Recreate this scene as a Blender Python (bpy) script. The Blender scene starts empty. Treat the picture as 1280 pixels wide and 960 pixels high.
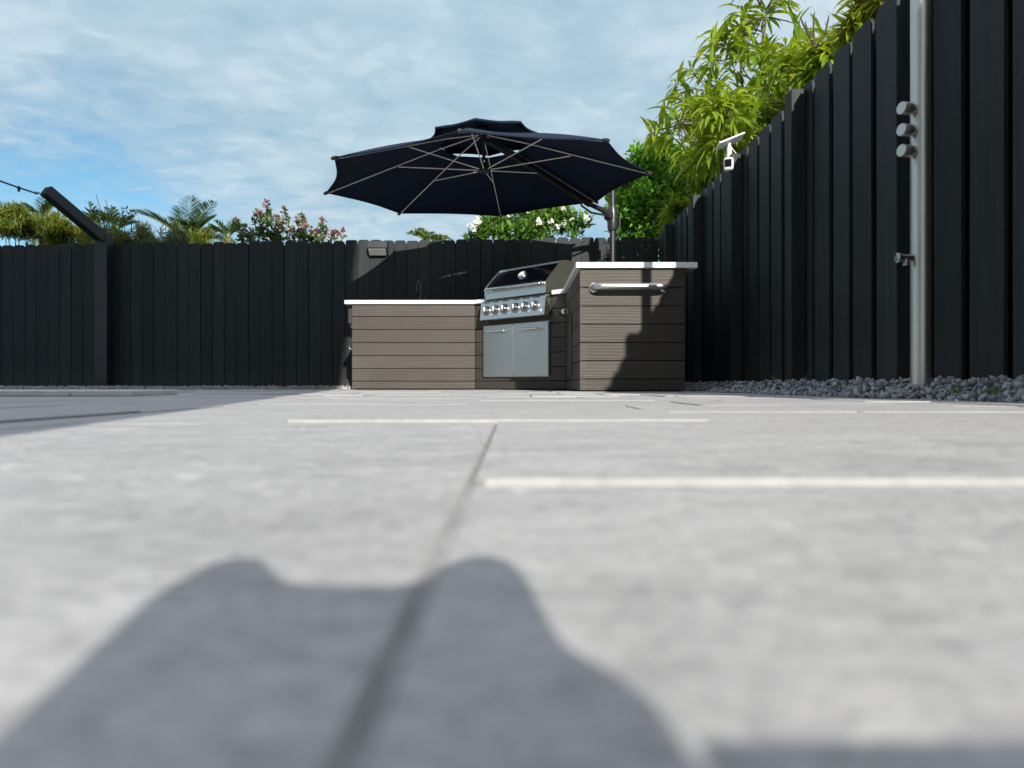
import bpy, bmesh, math, random
import numpy as np
from mathutils import Vector, Matrix, noise as mnoise
R = math.radians
random.seed(11)
rnd = random.random
def ru(a, b): return a + (b - a) * random.random()
sc = bpy.context.scene
col = sc.collection

# ------------------------------------------------------------------ helpers
def at(px, y, Y):
    """a point of the photograph (1280x960) at depth Y metres"""
    return Vector(((px - 643) / 887 * Y, Y, .05 + (481 - y) / 887 * Y))

def tag(o, label=None, cat=None, group=None, kind=None):
    if label: o['label'] = label
    if cat: o['category'] = cat
    if group: o['group'] = group
    if kind: o['kind'] = kind
    return o

def empty(name, loc=(0, 0, 0), rz=0, **k):
    o = bpy.data.objects.new(name, None); col.objects.link(o)
    o.location = loc; o.rotation_euler = (0, 0, rz); o.empty_display_size = .1
    return tag(o, **k)

class MB:
    def __init__(s): s.v = []; s.f = []; s.m = []; s.t = []
    def add(s, vs, fs, m=0, tint=None):
        b = len(s.v); s.v += [tuple(p) for p in vs]
        if tint is None: tint = rnd()
        for f in fs: s.f.append(tuple(i + b for i in f)); s.m.append(m); s.t.append(tint)
    def box(s, a, b, m=0, tint=None, M=None):
        x0, y0, z0 = a; x1, y1, z1 = b
        vs = [Vector(p) for p in ((x0,y0,z0),(x1,y0,z0),(x1,y1,z0),(x0,y1,z0),(x0,y0,z1),(x1,y0,z1),(x1,y1,z1),(x0,y1,z1))]
        if M is not None: vs = [M @ p for p in vs]
        s.add(vs, [(0,3,2,1),(4,5,6,7),(0,1,5,4),(1,2,6,5),(2,3,7,6),(3,0,4,7)], m, tint)
    def bar(s, p, q, w, h=None, m=0, up=(0,0,1), tint=None):
        h = h or w; p = Vector(p); q = Vector(q); d = (q - p).normalized(); u = Vector(up)
        if abs(d.dot(u)) > .98: u = Vector((0,1,0))
        x = d.cross(u).normalized(); z = x.cross(d)
        vs = [e + x * (i * w / 2) + z * (j * h / 2) for e in (p, q) for i, j in ((-1,-1),(1,-1),(1,1),(-1,1))]
        s.add(vs, [(3,2,1,0),(4,5,6,7),(0,1,5,4),(1,2,6,5),(2,3,7,6),(3,0,4,7)], m, tint)
    def tube(s, pts, r, n=12, m=0, cap=True, tint=None):
        pts = [Vector(p) for p in pts]; k = len(pts)
        rs = r if isinstance(r, (list, tuple)) else [r] * k
        vs = []; x = None
        for i, p in enumerate(pts):
            d = (pts[min(i+1, k-1)] - pts[max(i-1, 0)]).normalized()
            if x is None:
                u = Vector((0,0,1)) if abs(d.z) < .9 else Vector((0,1,0))
                x = d.cross(u).normalized()
            else:
                x = (x - d * x.dot(d)).normalized()
            y = d.cross(x)
            for j in range(n):
                a = 2 * math.pi * j / n
                vs.append(p + (x * math.cos(a) + y * math.sin(a)) * rs[i])
        fs = [(i*n+j, i*n+(j+1)%n, (i+1)*n+(j+1)%n, (i+1)*n+j) for i in range(k-1) for j in range(n)]
        if cap: fs += [tuple(range(n))[::-1], tuple((k-1)*n+j for j in range(n))]
        s.add(vs, fs, m, tint)
    def lathe(s, prof, c=(0,0,0), axis=(0,0,1), n=20, m=0, tint=None):
        c = Vector(c); d = Vector(axis).normalized()
        u = Vector((0,0,1)) if abs(d.z) < .9 else Vector((1,0,0))
        x = d.cross(u).normalized(); y = d.cross(x); vs = []
        for r, h in prof:
            for j in range(n):
                a = 2 * math.pi * j / n; vs.append(c + d*h + (x*math.cos(a) + y*math.sin(a)) * r)
        k = len(prof)
        fs = [(i*n+j, i*n+(j+1)%n, (i+1)*n+(j+1)%n, (i+1)*n+j) for i in range(k-1) for j in range(n)]
        fs += [tuple(range(n))[::-1], tuple((k-1)*n+j for j in range(n))]
        s.add(vs, fs, m, tint)
    def prism(s, poly, a, b, fn, m=0, tint=None):
        """poly: 2D outline; fn(u, v, w) -> 3D point; w runs a..b"""
        n = len(poly)
        vs = [fn(u, v, a) for u, v in poly] + [fn(u, v, b) for u, v in poly]
        fs = [tuple(range(n))[::-1], tuple(range(n, 2*n))] + [(i, (i+1)%n, n+(i+1)%n, n+i) for i in range(n)]
        s.add(vs, fs, m, tint)
    def build(s, name, mats, parent=None, smooth=False, bevel=0, seg=2, fix=True, angle=40):
        me = bpy.data.meshes.new(name); me.from_pydata(s.v, [], s.f)
        if not isinstance(mats, (list, tuple)): mats = [mats]
        for m in mats: me.materials.append(m)
        me.polygons.foreach_set('material_index', s.m)
        at_ = me.attributes.new('tint', 'FLOAT', 'FACE'); at_.data.foreach_set('value', s.t)
        if fix:
            bm = bmesh.new(); bm.from_mesh(me); bmesh.ops.recalc_face_normals(bm, faces=bm.faces); bm.to_mesh(me); bm.free()
        if smooth:
            me.polygons.foreach_set('use_smooth', [True] * len(me.polygons))
            if angle: me.set_sharp_from_angle(angle=R(angle))
        me.update()
        o = bpy.data.objects.new(name, me); col.objects.link(o)
        if parent: o.parent = parent
        if bevel:
            b = o.modifiers.new('bevel', 'BEVEL'); b.width = bevel; b.segments = seg; b.limit_method = 'ANGLE'; b.angle_limit = R(40)
            b.harden_normals = False
        return o

# ------------------------------------------------------------------ materials
def nmat(name):
    m = bpy.data.materials.new(name); m.use_nodes = True
    nt = m.node_tree; p = nt.nodes['Principled BSDF']
    return m, nt, p
def N(nt, t, **k):
    n = nt.nodes.new(t)
    for a, v in k.items():
        if a.startswith('i_'): n.inputs[int(a[2:])].default_value = v
        else: setattr(n, a, v)
    return n
def ramp(nt, fac, stops):
    r = nt.nodes.new('ShaderNodeValToRGB')
    while len(r.color_ramp.elements) < len(stops): r.color_ramp.elements.new(.5)
    for e, (p, c) in zip(r.color_ramp.elements, stops):
        e.position = p; e.color = (*c, 1) if len(c) == 3 else c
    nt.links.new(fac, r.inputs[0]); return r.outputs[0]
def coords(nt, scale=(1,1,1), rot=(0,0,0)):
    t = N(nt, 'ShaderNodeTexCoord'); mp = N(nt, 'ShaderNodeMapping')
    mp.inputs['Scale'].default_value = scale; mp.inputs['Rotation'].default_value = rot
    nt.links.new(t.outputs['Object'], mp.inputs[0]); return mp.outputs[0]
def noise(nt, vec, scale, detail=4, rough=.55, dist=0):
    n = N(nt, 'ShaderNodeTexNoise'); n.inputs['Scale'].default_value = scale
    n.inputs['Detail'].default_value = detail; n.inputs['Roughness'].default_value = rough; n.inputs['Distortion'].default_value = dist
    nt.links.new(vec, n.inputs['Vector']); return n.outputs['Fac']
def mixc(nt, fac, a, b, mode='MIX'):
    n = N(nt, 'ShaderNodeMix', data_type='RGBA', blend_type=mode)
    for s, v in ((n.inputs[0], fac), (n.inputs[6], a), (n.inputs[7], b)):
        if hasattr(v, 'links'): nt.links.new(v, s)
        elif isinstance(v, (int, float)): s.default_value = v
        else: s.default_value = (*v, 1)
    return n.outputs[2]
def math_(nt, op, a, b=0.0, c=None, clamp=False):
    n = N(nt, 'ShaderNodeMath', operation=op, use_clamp=clamp)
    for i, v in enumerate((a, b, c)):
        if v is None: continue
        if hasattr(v, 'links'): nt.links.new(v, n.inputs[i])
        else: n.inputs[i].default_value = v
    return n.outputs[0]
def bump(nt, p, h, strength=.3, dist=.01):
    b = N(nt, 'ShaderNodeBump'); b.inputs['Strength'].default_value = strength; b.inputs['Distance'].default_value = dist
    nt.links.new(h, b.inputs['Height']); nt.links.new(b.outputs[0], p.inputs['Normal'])
def attr(nt, name='tint'):
    a = N(nt, 'ShaderNodeAttribute', attribute_name=name); return a.outputs['Fac']

def simple(name, c, rough=.5, metal=0, var=.12, nscale=8, b=0, bscale=60, stretch=(1,1,1), spec=.5):
    m, nt, p = nmat(name); v = coords(nt, stretch)
    lo = [x * (1 - var) for x in c]; hi = [min(1, x * (1 + var)) for x in c]
    nt.links.new(ramp(nt, noise(nt, v, nscale), [(.3, lo), (.7, hi)]), p.inputs['Base Color'])
    p.inputs['Roughness'].default_value = rough; p.inputs['Metallic'].default_value = metal
    p.inputs['Specular IOR Level'].default_value = spec
    if b: bump(nt, p, noise(nt, v, bscale, 3), b, .004)
    return m

def tile_mat():
    m, nt, p = nmat('grey_tile'); v = coords(nt); t = attr(nt)
    off = N(nt, 'ShaderNodeCombineXYZ')
    for i, k in enumerate((37., 91., 53.)): nt.links.new(math_(nt, 'MULTIPLY', t, k), off.inputs[i])
    va = N(nt, 'ShaderNodeVectorMath', operation='ADD'); nt.links.new(v, va.inputs[0]); nt.links.new(off.outputs[0], va.inputs[1]); v2 = va.outputs[0]
    st = N(nt, 'ShaderNodeMapping'); st.inputs['Scale'].default_value = (1, 2.4, 1); st.inputs['Rotation'].default_value = (0, 0, R(8)); nt.links.new(v2, st.inputs[0]); sv = st.outputs[0]
    big = noise(nt, sv, 6, 7, .62, .9)
    c = ramp(nt, big, [(.28, (.335,.322,.318)), (.5, (.40,.385,.379)), (.72, (.455,.439,.432))])
    md = noise(nt, sv, 34, 5, .65, 1.2)
    c = mixc(nt, .75, c, ramp(nt, md, [(.30, (.62,.61,.61)), (.5, (1,1,1)), (.70, (1.25,1.25,1.24))]), 'MULTIPLY')
    fine = noise(nt, v2, 150, 6, .75)
    c = mixc(nt, .9, c, ramp(nt, fine, [(.30, (.62,.61,.61)), (.5, (1,1,1)), (.72, (1.3,1.3,1.29))]), 'MULTIPLY')
    # pores: small dark pits
    vo = N(nt, 'ShaderNodeTexVoronoi', feature='F1'); vo.inputs['Scale'].default_value = 85; nt.links.new(v2, vo.inputs['Vector'])
    pit = math_(nt, 'MULTIPLY', ramp(nt, vo.outputs['Distance'], [(.10, (1,)*3), (.22, (0,)*3)]), ramp(nt, md, [(.5, (0,)*3), (.62, (1,)*3)]))
    c = mixc(nt, math_(nt, 'MULTIPLY', pit, .55), c, (.20,.185,.18))
    # pale mineral streaks, dark clefts, brown stains
    ve = noise(nt, sv, 15, 5, .6, 2.2)
    c = mixc(nt, ramp(nt, ve, [(.63, (0,0,0)), (.70, (.8,)*3)]), c, (.68,.66,.64))
    ve2 = noise(nt, sv, 21, 6, .7, 1.8)
    c = mixc(nt, ramp(nt, ve2, [(.63, (0,0,0)), (.72, (.55,)*3)]), c, (.225,.21,.21))
    ru_ = noise(nt, v, 4.1, 4, .6, .6)
    c = mixc(nt, ramp(nt, ru_, [(.64, (0,0,0)), (.76, (.35,)*3)]), c, (.31,.25,.195))
    c = mixc(nt, math_(nt, 'MULTIPLY', t, .28), c, (.31,.298,.293))
    nt.links.new(c, p.inputs['Base Color'])
    nt.links.new(ramp(nt, fine, [(.2, (.5,)*3), (.8, (.78,)*3)]), p.inputs['Roughness'])
    p.inputs['Specular IOR Level'].default_value = .3
    h = math_(nt, 'ADD', math_(nt, 'MULTIPLY', big, .8), math_(nt, 'ADD', math_(nt, 'MULTIPLY', md, .35), math_(nt, 'MULTIPLY', fine, .12)))
    bump(nt, p, math_(nt, 'SUBTRACT', h, math_(nt, 'MULTIPLY', pit, .15)), .55, .004)
    return m

def wood(name, ang):
    m, nt, p = nmat(name); t = attr(nt)
    v0 = coords(nt, (1,1,1), (0, 0, ang))
    off = N(nt, 'ShaderNodeCombineXYZ'); nt.links.new(math_(nt, 'MULTIPLY', t, 31.), off.inputs[0]); nt.links.new(math_(nt, 'MULTIPLY', t, 3.7), off.inputs[2])
    va = N(nt, 'ShaderNodeVectorMath', operation='ADD'); nt.links.new(v0, va.inputs[0]); nt.links.new(off.outputs[0], va.inputs[1])
    sm = N(nt, 'ShaderNodeMapping'); sm.inputs['Scale'].default_value = (1.6, 1.6, 17); nt.links.new(va.outputs[0], sm.inputs[0])
    w = N(nt, 'ShaderNodeTexWave', wave_type='BANDS', bands_direction='Z'); nt.links.new(sm.outputs[0], w.inputs['Vector'])
    w.inputs['Scale'].default_value = .9; w.inputs['Distortion'].default_value = 7; w.inputs['Detail'].default_value = 3; w.inputs['Detail Scale'].default_value = .8
    s2 = N(nt, 'ShaderNodeMapping'); s2.inputs['Scale'].default_value = (3, 3, 90); nt.links.new(va.outputs[0], s2.inputs[0])
    fib = noise(nt, s2.outputs[0], 2.2, 5, .7)
    c = ramp(nt, w.outputs['Fac'], [(.05, (.034,.026,.0205)), (.55, (.0455,.037,.030)), (1, (.066,.055,.046))])
    c = mixc(nt, .5, c, ramp(nt, fib, [(.25, (.029,.0225,.017)), (.75, (.074,.0615,.051))]))
    c = mixc(nt, ramp(nt, t, [(.2, (0,)*3), (1, (.75,)*3)]), c, (.036,.0275,.021))
    pat = noise(nt, v0, 2.6, 3, .5)
    c = mixc(nt, ramp(nt, pat, [(.5, (0,)*3), (.75, (.25,)*3)]), c, (.085,.078,.071))
    nt.links.new(c, p.inputs['Base Color']); p.inputs['Roughness'].default_value = .6; p.inputs['Specular IOR Level'].default_value = .35
    bump(nt, p, math_(nt, 'ADD', fib, math_(nt, 'MULTIPLY', w.outputs['Fac'], .5)), .35, .004)
    return m

def fence_mat():
    m, nt, p = nmat('black_fence_paint'); t = attr(nt); v = coords(nt, (14, 14, .8))
    g = noise(nt, v, 2.5, 5, .65)
    c = ramp(nt, g, [(.25, (.011,.014,.0145)), (.5, (.020,.0235,.024)), (.75, (.034,.0385,.039))])
    c = mixc(nt, ramp(nt, t, [(0, (0,)*3), (1, (.7,)*3)]), c, (.010,.013,.014))
    sp = noise(nt, coords(nt, (1,1,.6)), 11, 3, .5)
    c = mixc(nt, ramp(nt, sp, [(.66, (0,)*3), (.75, (.4,)*3)]), c, (.036,.039,.039))
    # dust that rain has splashed on the foot of the boards
    se = N(nt, 'ShaderNodeSeparateXYZ'); nt.links.new(coords(nt), se.inputs[0])
    du = math_(nt, 'MULTIPLY', ramp(nt, se.outputs[2], [(.06, (1,)*3), (.30, (0,)*3)]), noise(nt, coords(nt), 14, 5, .7))
    c = mixc(nt, math_(nt, 'MULTIPLY', du, .45), c, (.075,.072,.066))
    ch = noise(nt, coords(nt, (9,9,1.2)), 6, 6, .75)
    c = mixc(nt, ramp(nt, ch, [(.67, (0,)*3), (.72, (.5,)*3)]), c, (.060,.060,.057))
    nt.links.new(c, p.inputs['Base Color'])
    nt.links.new(ramp(nt, g, [(.2, (.5,)*3), (.8, (.72,)*3)]), p.inputs['Roughness']); p.inputs['Specular IOR Level'].default_value = .22
    bump(nt, p, g, .4, .004)
    return m

def steel(name, c=(.60,.60,.59), rough=.3, st=(1,1,40)):
    m, nt, p = nmat(name); v = coords(nt, st); g = noise(nt, v, 6, 4, .6)
    nt.links.new(ramp(nt, g, [(.2, [x*.85 for x in c]), (.8, c)]), p.inputs['Base Color'])
    p.inputs['Metallic'].default_value = 1
    nt.links.new(ramp(nt, g, [(.2, (rough*.75,)*3), (.8, (rough*1.25,)*3)]), p.inputs['Roughness'])
    bump(nt, p, g, .05, .002)
    return m

def leaf_mat(name, a, b, c3, trans=.35, rough=.45, flip=.0):
    """a dark, b mid, c3 pale leaf colours by leaf"""
    m, nt, p = nmat(name); t = attr(nt)
    c = ramp(nt, t, [(0, a), (.5, b), (1, c3)])
    v = coords(nt); g = noise(nt, v, 2.2, 3, .6)
    c = mixc(nt, ramp(nt, g, [(.35, (.0,)*3), (.7, (.35,)*3)]), c, b)
    nt.links.new(c, p.inputs['Base Color']); p.inputs['Roughness'].default_value = rough
    p.inputs['Specular IOR Level'].default_value = .4
    tr = N(nt, 'ShaderNodeBsdfTranslucent'); nt.links.new(mixc(nt, .35, c, (min(1,c3[0]*1.6), min(1,c3[1]*1.5), c3[2]*.8)), tr.inputs[0])
    mx = N(nt, 'ShaderNodeMixShader'); mx.inputs[0].default_value = trans
    nt.links.new(p.outputs[0], mx.inputs[1]); nt.links.new(tr.outputs[0], mx.inputs[2])
    nt.links.new(mx.outputs[0], nt.nodes['Material Output'].inputs[0])
    return m

def fabric_mat():
    m, nt, p = nmat('navy_canvas'); v = coords(nt, (1,1,1)); g = noise(nt, v, 220, 2, .6); g2 = noise(nt, v, 3, 4)
    c = ramp(nt, g2, [(.3, (.0016,.0064,.021)), (.7, (.0026,.0098,.031))])
    nt.links.new(c, p.inputs['Base Color']); p.inputs['Roughness'].default_value = .8
    p.inputs['Specular IOR Level'].default_value = .25
    bump(nt, p, g, .2, .002)
    tr = N(nt, 'ShaderNodeBsdfTranslucent'); tr.inputs[0].default_value = (.004,.008,.02,1)
    mx = N(nt, 'ShaderNodeMixShader'); mx.inputs[0].default_value = .08
    nt.links.new(p.outputs[0], mx.inputs[1]); nt.links.new(tr.outputs[0], mx.inputs[2]); nt.links.new(mx.outputs[0], nt.nodes['Material Output'].inputs[0])
    return m

def stone_mat(name, a, b, c3):
    m, nt, p = nmat(name); t = attr(nt); v = coords(nt)
    c = ramp(nt, t, [(0, a), (.5, b), (.82, b), (1, c3)])
    g = noise(nt, v, 70, 4, .7)
    c = mixc(nt, ramp(nt, g, [(.3, (.0,)*3), (.75, (.55,)*3)]), c, [x*1.35 for x in b])
    nt.links.new(c, p.inputs['Base Color']); p.inputs['Roughness'].default_value = .85
    bump(nt, p, g, .6, .006)
    return m

M = {}
M['tile'] = tile_mat()
M['tile_edge'] = simple('pale_tile_edge', (.30,.294,.282), .8, var=.12, nscale=60)
M['grout'] = simple('grey_grout', (.30,.298,.295), .9, var=.2, nscale=30, b=.4, bscale=200)
M['fence'] = fence_mat()
M['wood_x'] = wood('composite_board_along', 0)
M['wood_d'] = wood('composite_board_diagonal', R(45))
M['wood_y'] = wood('composite_board_side', R(90))
M['dark'] = simple('dark_cavity', (.012,.011,.010), .9)
M['black'] = simple('black_powder_coat', (.011,.012,.0135), .48, b=.1, bscale=300)
M['blackpl'] = simple('black_plastic', (.02,.02,.021), .35)
M['quartz'] = simple('white_quartz', (.78,.775,.76), .3, var=.04, nscale=40)
M['steel'] = steel('brushed_stainless')
M['steel_door'] = steel('brushed_stainless_panel', (.55,.52,.495), .34, (1,1,70))
M['polish'] = steel('polished_stainless', (.50,.51,.53), .14, (40,40,1))
M['chrome'] = steel('chrome', (.78,.78,.77), .1, (1,1,1))
M['screw'] = simple('coated_screw', (.11,.095,.08), .45, metal=.3)
M['knob_steel'] = steel('satin_knob', (.36,.36,.355), .28, (1,1,1))
M['steel_dull'] = steel('weathered_stainless', (.56,.54,.50), .38, (40,40,1))
M['hood_side'] = simple('painted_steel_cheek', (.045,.045,.036), .45, metal=.2)
M['fabric'] = fabric_mat()
M['rib'] = simple('champagne_rib', (.78,.74,.67), .4, metal=.0, stretch=(1,1,1))
M['white_pl'] = simple('white_plastic', (.62,.62,.61), .35, var=.04)
M['lens'] = simple('lens_glass', (.005,.005,.006), .08)
M['cell'] = simple('solar_cell', (.01,.012,.03), .15)
M['lamp_lens'] = simple('frosted_lens', (.20,.205,.20), .4)
M['gravel_dark'] = stone_mat('blue_grey_granite', (.10,.108,.118), (.275,.29,.31), (.52,.49,.45))
M['gravel_pale'] = stone_mat('pale_grey_granite', (.19,.19,.19), (.32,.315,.30), (.50,.47,.42))
M['soil'] = simple('soil', (.05,.045,.04), .95, var=.4, nscale=20, b=.6, bscale=60)
M['lawn'] = simple('lawn', (.05,.075,.025), .95, var=.4, nscale=3, b=.6, bscale=40)
M['stucco'] = simple('stucco', (.74,.72,.69), .9, var=.05, nscale=5, b=.4, bscale=120)
M['window'] = simple('window_glass', (.02,.025,.03), .08)
M['roof'] = simple('clay_roof', (.17,.125,.105), .85, var=.2, nscale=30, b=.5)
M['bark'] = simple('grey_bark', (.13,.105,.08), .9, var=.35, nscale=25, b=.7, bscale=50, stretch=(1,1,.3))
M['twig'] = simple('dark_twig', (.05,.035,.03), .85, var=.3, nscale=40)
M['grey_pl'] = simple('grey_plastic', (.25,.26,.27), .5)
M['coping'] = simple('pale_coping', (.55,.54,.50), .7, var=.12, nscale=12, b=.3)
M['mango'] = leaf_mat('mango_leaf', (.08,.17,.014), (.20,.31,.022), (.42,.47,.04), .48)
M['mango_y'] = leaf_mat('mango_young_leaf', (.11,.19,.018), (.23,.30,.022), (.40,.38,.04), .42)
M['ficus'] = leaf_mat('ficus_leaf', (.05,.15,.016), (.115,.29,.025), (.24,.44,.05), .45)
M['feather'] = leaf_mat('feathery_leaf', (.08,.16,.016), (.18,.27,.022), (.34,.37,.04), .45)
M['franj'] = leaf_mat('frangipani_leaf', (.04,.10,.018), (.085,.19,.03), (.17,.29,.05), .4)
M['scrub'] = leaf_mat('scrub_leaf', (.055,.095,.018), (.13,.175,.025), (.26,.27,.05), .38)
M['scrub_g'] = leaf_mat('grey_scrub_leaf', (.06,.085,.035), (.12,.15,.06), (.21,.22,.11), .3)
M['palm'] = leaf_mat('palm_leaf', (.03,.06,.018), (.065,.115,.028), (.13,.18,.05), .3)
M['palm_y'] = leaf_mat('young_palm_leaf', (.10,.16,.02), (.18,.25,.03), (.28,.32,.05), .4)
M['boug'] = leaf_mat('bougainvillea_leaf', (.035,.075,.02), (.075,.125,.025), (.14,.18,.04), .35)
M['pink'] = leaf_mat('pink_bract', (.20,.05,.09), (.30,.10,.14), (.38,.16,.16), .35)
M['white_fl'] = leaf_mat('white_petal', (.75,.74,.66), (.8,.79,.74), (.85,.84,.8), .3)
M['grass'] = leaf_mat('grass_blade', (.05,.10,.02), (.09,.15,.03), (.16,.18,.06), .3)
M['dry'] = leaf_mat('dry_leaf', (.05,.035,.02), (.07,.05,.03), (.09,.06,.04), .1)

# ------------------------------------------------------------------ camera, light, world
cam = bpy.data.cameras.new('camera'); co = bpy.data.objects.new('camera', cam); col.objects.link(co)
co.location = (0, 0, .05); co.rotation_euler = (R(90), 0, 0)
cam.sensor_width = 36; cam.lens = 887 / 1280 * 36; cam.shift_x = -3 / 1280; cam.shift_y = 1 / 1280
cam.clip_start = .005; cam.clip_end = 3000
cam.dof.use_dof = True; cam.dof.focus_distance = 6.5; cam.dof.aperture_fstop = 6.4
sc.camera = co

A_, C_ = .25, .42
sd = Vector((-A_, 1, -C_)).normalized()
sun = bpy.data.lights.new('sun', 'SUN'); so = bpy.data.objects.new('sun', sun); col.objects.link(so)
so.rotation_euler = sd.to_track_quat('-Z', 'Y').to_euler(); so.location = (3, -10, 8)
sun.energy = 4.15; sun.angle = R(.55); sun.color = (1, .965, .875)

w = bpy.data.worlds.new('World'); sc.world = w; w.use_nodes = True
nt = w.node_tree; bg = nt.nodes['Background']
sky = N(nt, 'ShaderNodeTexSky', sky_type='NISHITA', sun_disc=False)
sky.sun_elevation = math.atan2(C_, math.hypot(A_, 1)); sky.sun_rotation = math.pi - math.atan2(A_, 1)
sky.air_density = 1.0; sky.dust_density = .4; sky.ozone_density = 2.0
tc = N(nt, 'ShaderNodeTexCoord'); se = N(nt, 'ShaderNodeSeparateXYZ'); nt.links.new(tc.outputs['Generated'], se.inputs[0])
den = math_(nt, 'ADD', math_(nt, 'MAXIMUM', se.outputs[2], 0.0), .10)
cx = math_(nt, 'DIVIDE', se.outputs[0], den); cy = math_(nt, 'DIVIDE', se.outputs[1], den)
cb = N(nt, 'ShaderNodeCombineXYZ'); nt.links.new(cx, cb.inputs[0]); nt.links.new(cy, cb.inputs[1])
rot = N(nt, 'ShaderNodeMapping'); rot.inputs['Rotation'].default_value = (0, 0, R(-8)); rot.inputs['Scale'].default_value = (.9, 1.05, 1); nt.links.new(cb.outputs[0], rot.inputs[0])
v = rot.outputs[0]
n_big = noise(nt, v, .55, 4, .5, .3)
n_mid = noise(nt, v, 2.0, 5, .55, .25)
n_rip = noise(nt, v, 8.5, 4, .55, .5)
gap = N(nt, 'ShaderNodeVectorMath', operation='DISTANCE'); nt.links.new(tc.outputs['Generated'], gap.inputs[0])
gd = Vector((-560, 887, 262)).normalized(); gap.inputs[1].default_value = gd
gp = ramp(nt, gap.outputs['Value'], [(.05, (1,)*3), (.30, (0,)*3)])
d = math_(nt, 'ADD', math_(nt, 'MULTIPLY', n_big, .55), math_(nt, 'ADD', math_(nt, 'MULTIPLY', n_mid, .50), math_(nt, 'MULTIPLY', n_rip, .28)))
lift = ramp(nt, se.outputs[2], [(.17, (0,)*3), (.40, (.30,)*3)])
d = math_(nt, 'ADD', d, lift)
d = math_(nt, 'SUBTRACT', d, math_(nt, 'MULTIPLY', gp, .24))
mask = ramp(nt, d, [(.44, (0.10,)*3), (.60, (.68,)*3), (.78, (.98,)*3)])
shade = math_(nt, 'ADD', math_(nt, 'MULTIPLY', n_mid, .54), math_(nt, 'ADD', math_(nt, 'MULTIPLY', n_rip, .34), math_(nt, 'MULTIPLY', n_big, .12)))
CS = 9.0
ccol = ramp(nt, shade, [(.37, (.355,.525,.635)), (.50, (.455,.61,.715)), (.64, (.62,.745,.82))])
SKY_S = .13
# overhead cloud, above the frame, brightened to add fill to ground shadows
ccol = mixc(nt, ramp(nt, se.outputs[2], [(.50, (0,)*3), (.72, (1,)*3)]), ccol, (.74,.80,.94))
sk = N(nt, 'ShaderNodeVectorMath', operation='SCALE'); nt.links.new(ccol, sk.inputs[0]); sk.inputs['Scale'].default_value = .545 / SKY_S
sk2 = N(nt, 'ShaderNodeVectorMath', operation='SCALE'); nt.links.new(sky.outputs[0], sk2.inputs[0]); sk2.inputs['Scale'].default_value = 1.0
tin = mixc(nt, 1.0, sk2.outputs[0], (.37,.525,.54), 'MULTIPLY')
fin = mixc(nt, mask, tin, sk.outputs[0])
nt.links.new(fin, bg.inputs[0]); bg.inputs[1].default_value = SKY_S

sc.view_settings.view_transform = 'Standard'; sc.view_settings.look = 'None'; sc.view_settings.exposure = .95; sc.view_settings.gamma = 1
sc.view_settings.use_curve_mapping = False
try:
    sc.cycles.use_denoising = True; sc.cycles.max_bounces = 8; sc.cycles.transparent_max_bounces = 8
except Exception: pass

# ------------------------------------------------------------------ ground and patio
g = MB(); g.add([(-600,-600,-.06),(600,-600,-.06),(600,600,-.06),(-600,600,-.06)], [(0,1,2,3)])
tag(g.build('ground', M['lawn']), kind='structure')

U = .1835; GAP = .0026; XMAX = 1.315; YMAX = 7.8; XMIN = -8.2
def fenceY(x): return 8.21 + (1.66 - x) * .060
pt = MB()
def tile(x0, y0, x1, y1, dz, tint=None):
    x0 += GAP/2; y0 += GAP/2; x1 = min(x1, XMAX) - GAP/2; y1 = min(y1, YMAX) - GAP/2
    if x1 - x0 < .02 or y1 - y0 < .02: return
    c = .0013; r = .006
    tx = ru(-.0007, .0007); ty = ru(-.0007, .0007)
    def ring(i, z):
        a, b, e, f = x0 + i, y0 + i, x1 - i, y1 - i
        P = [(a+r,b),(e-r,b),(e,b+r),(e,f-r),(e-r,f),(a+r,f),(a,f-r),(a,b+r)]
        return [(p, q, z + (0 if z < -.01 else tx * (p-x0)/.4 + ty * (q-y0)/.4)) for p, q in P]
    vs = ring(0, -.02) + ring(0, dz - c) + ring(c, dz)
    n = 8; fs = [(i, (i+1)%n, n+(i+1)%n, n+i) for i in range(n)] + [(n+i, n+(i+1)%n, 2*n+(i+1)%n, 2*n+i) for i in range(n)]
    if tint is None: tint = rnd()
    pt.add(vs, fs, 1, tint); pt.add(vs[2*n:], [tuple(range(n))], 0, tint)
SZ = [(3,2),(3,3),(3,2),(2,2),(2,3),(2,1),(1,2),(3,1),(1,1)]
def fill(ox, oy, nx, ny, dirY, pre):
    occ = set()
    def put(i, j, a, b, dz=None, tint=None):
        for p in range(i, i+a):
            for q in range(j, j+b): occ.add((p, q))
        x0 = ox + i*U; x1 = x0 + a*U
        if dirY > 0: y0 = oy + j*U; y1 = y0 + b*U
        else: y1 = oy - j*U; y0 = y1 - b*U
        if dz is None: dz = random.choice((0, .0006, .0012, .0022, .0036)) + ru(-.0004, .0004)
        tile(x0, y0, x1, y1, dz, tint)
    for p in pre: put(*p)
    for j in range(ny):
        for i in range(-nx, 12):
            if (i, j) in occ: continue
            S = SZ[:]; random.shuffle(S); S.sort(key=lambda s: -(s[0]*s[1] > 1) + ru(0, .9) - .25*(s[0]*s[1] >= 4))
            for a, b in S + [(1,1)]:
                if j + b <= ny and all((p, q) not in occ for p in range(i, i+a) for q in range(j, j+b)):
                    put(i, j, a, b); break
X0 = -.022
fill(X0, .905, 45, 20, -1, [(0, 0, 2, 3, .0028, .25), (-2, 0, 2, 5, .0020, .35), (0, 3, 2, 2, 0.0002, .5), (2, 0, 3, 3, .0024, .6)])
fill(X0 - 1.5*U, .905, 43, 41, 1, [(0, 0, 3, 2, .0052, .3), (-2, 0, 2, 2, .0002, .3), (3, 0, 3, 2, .0002, .6)])
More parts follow.
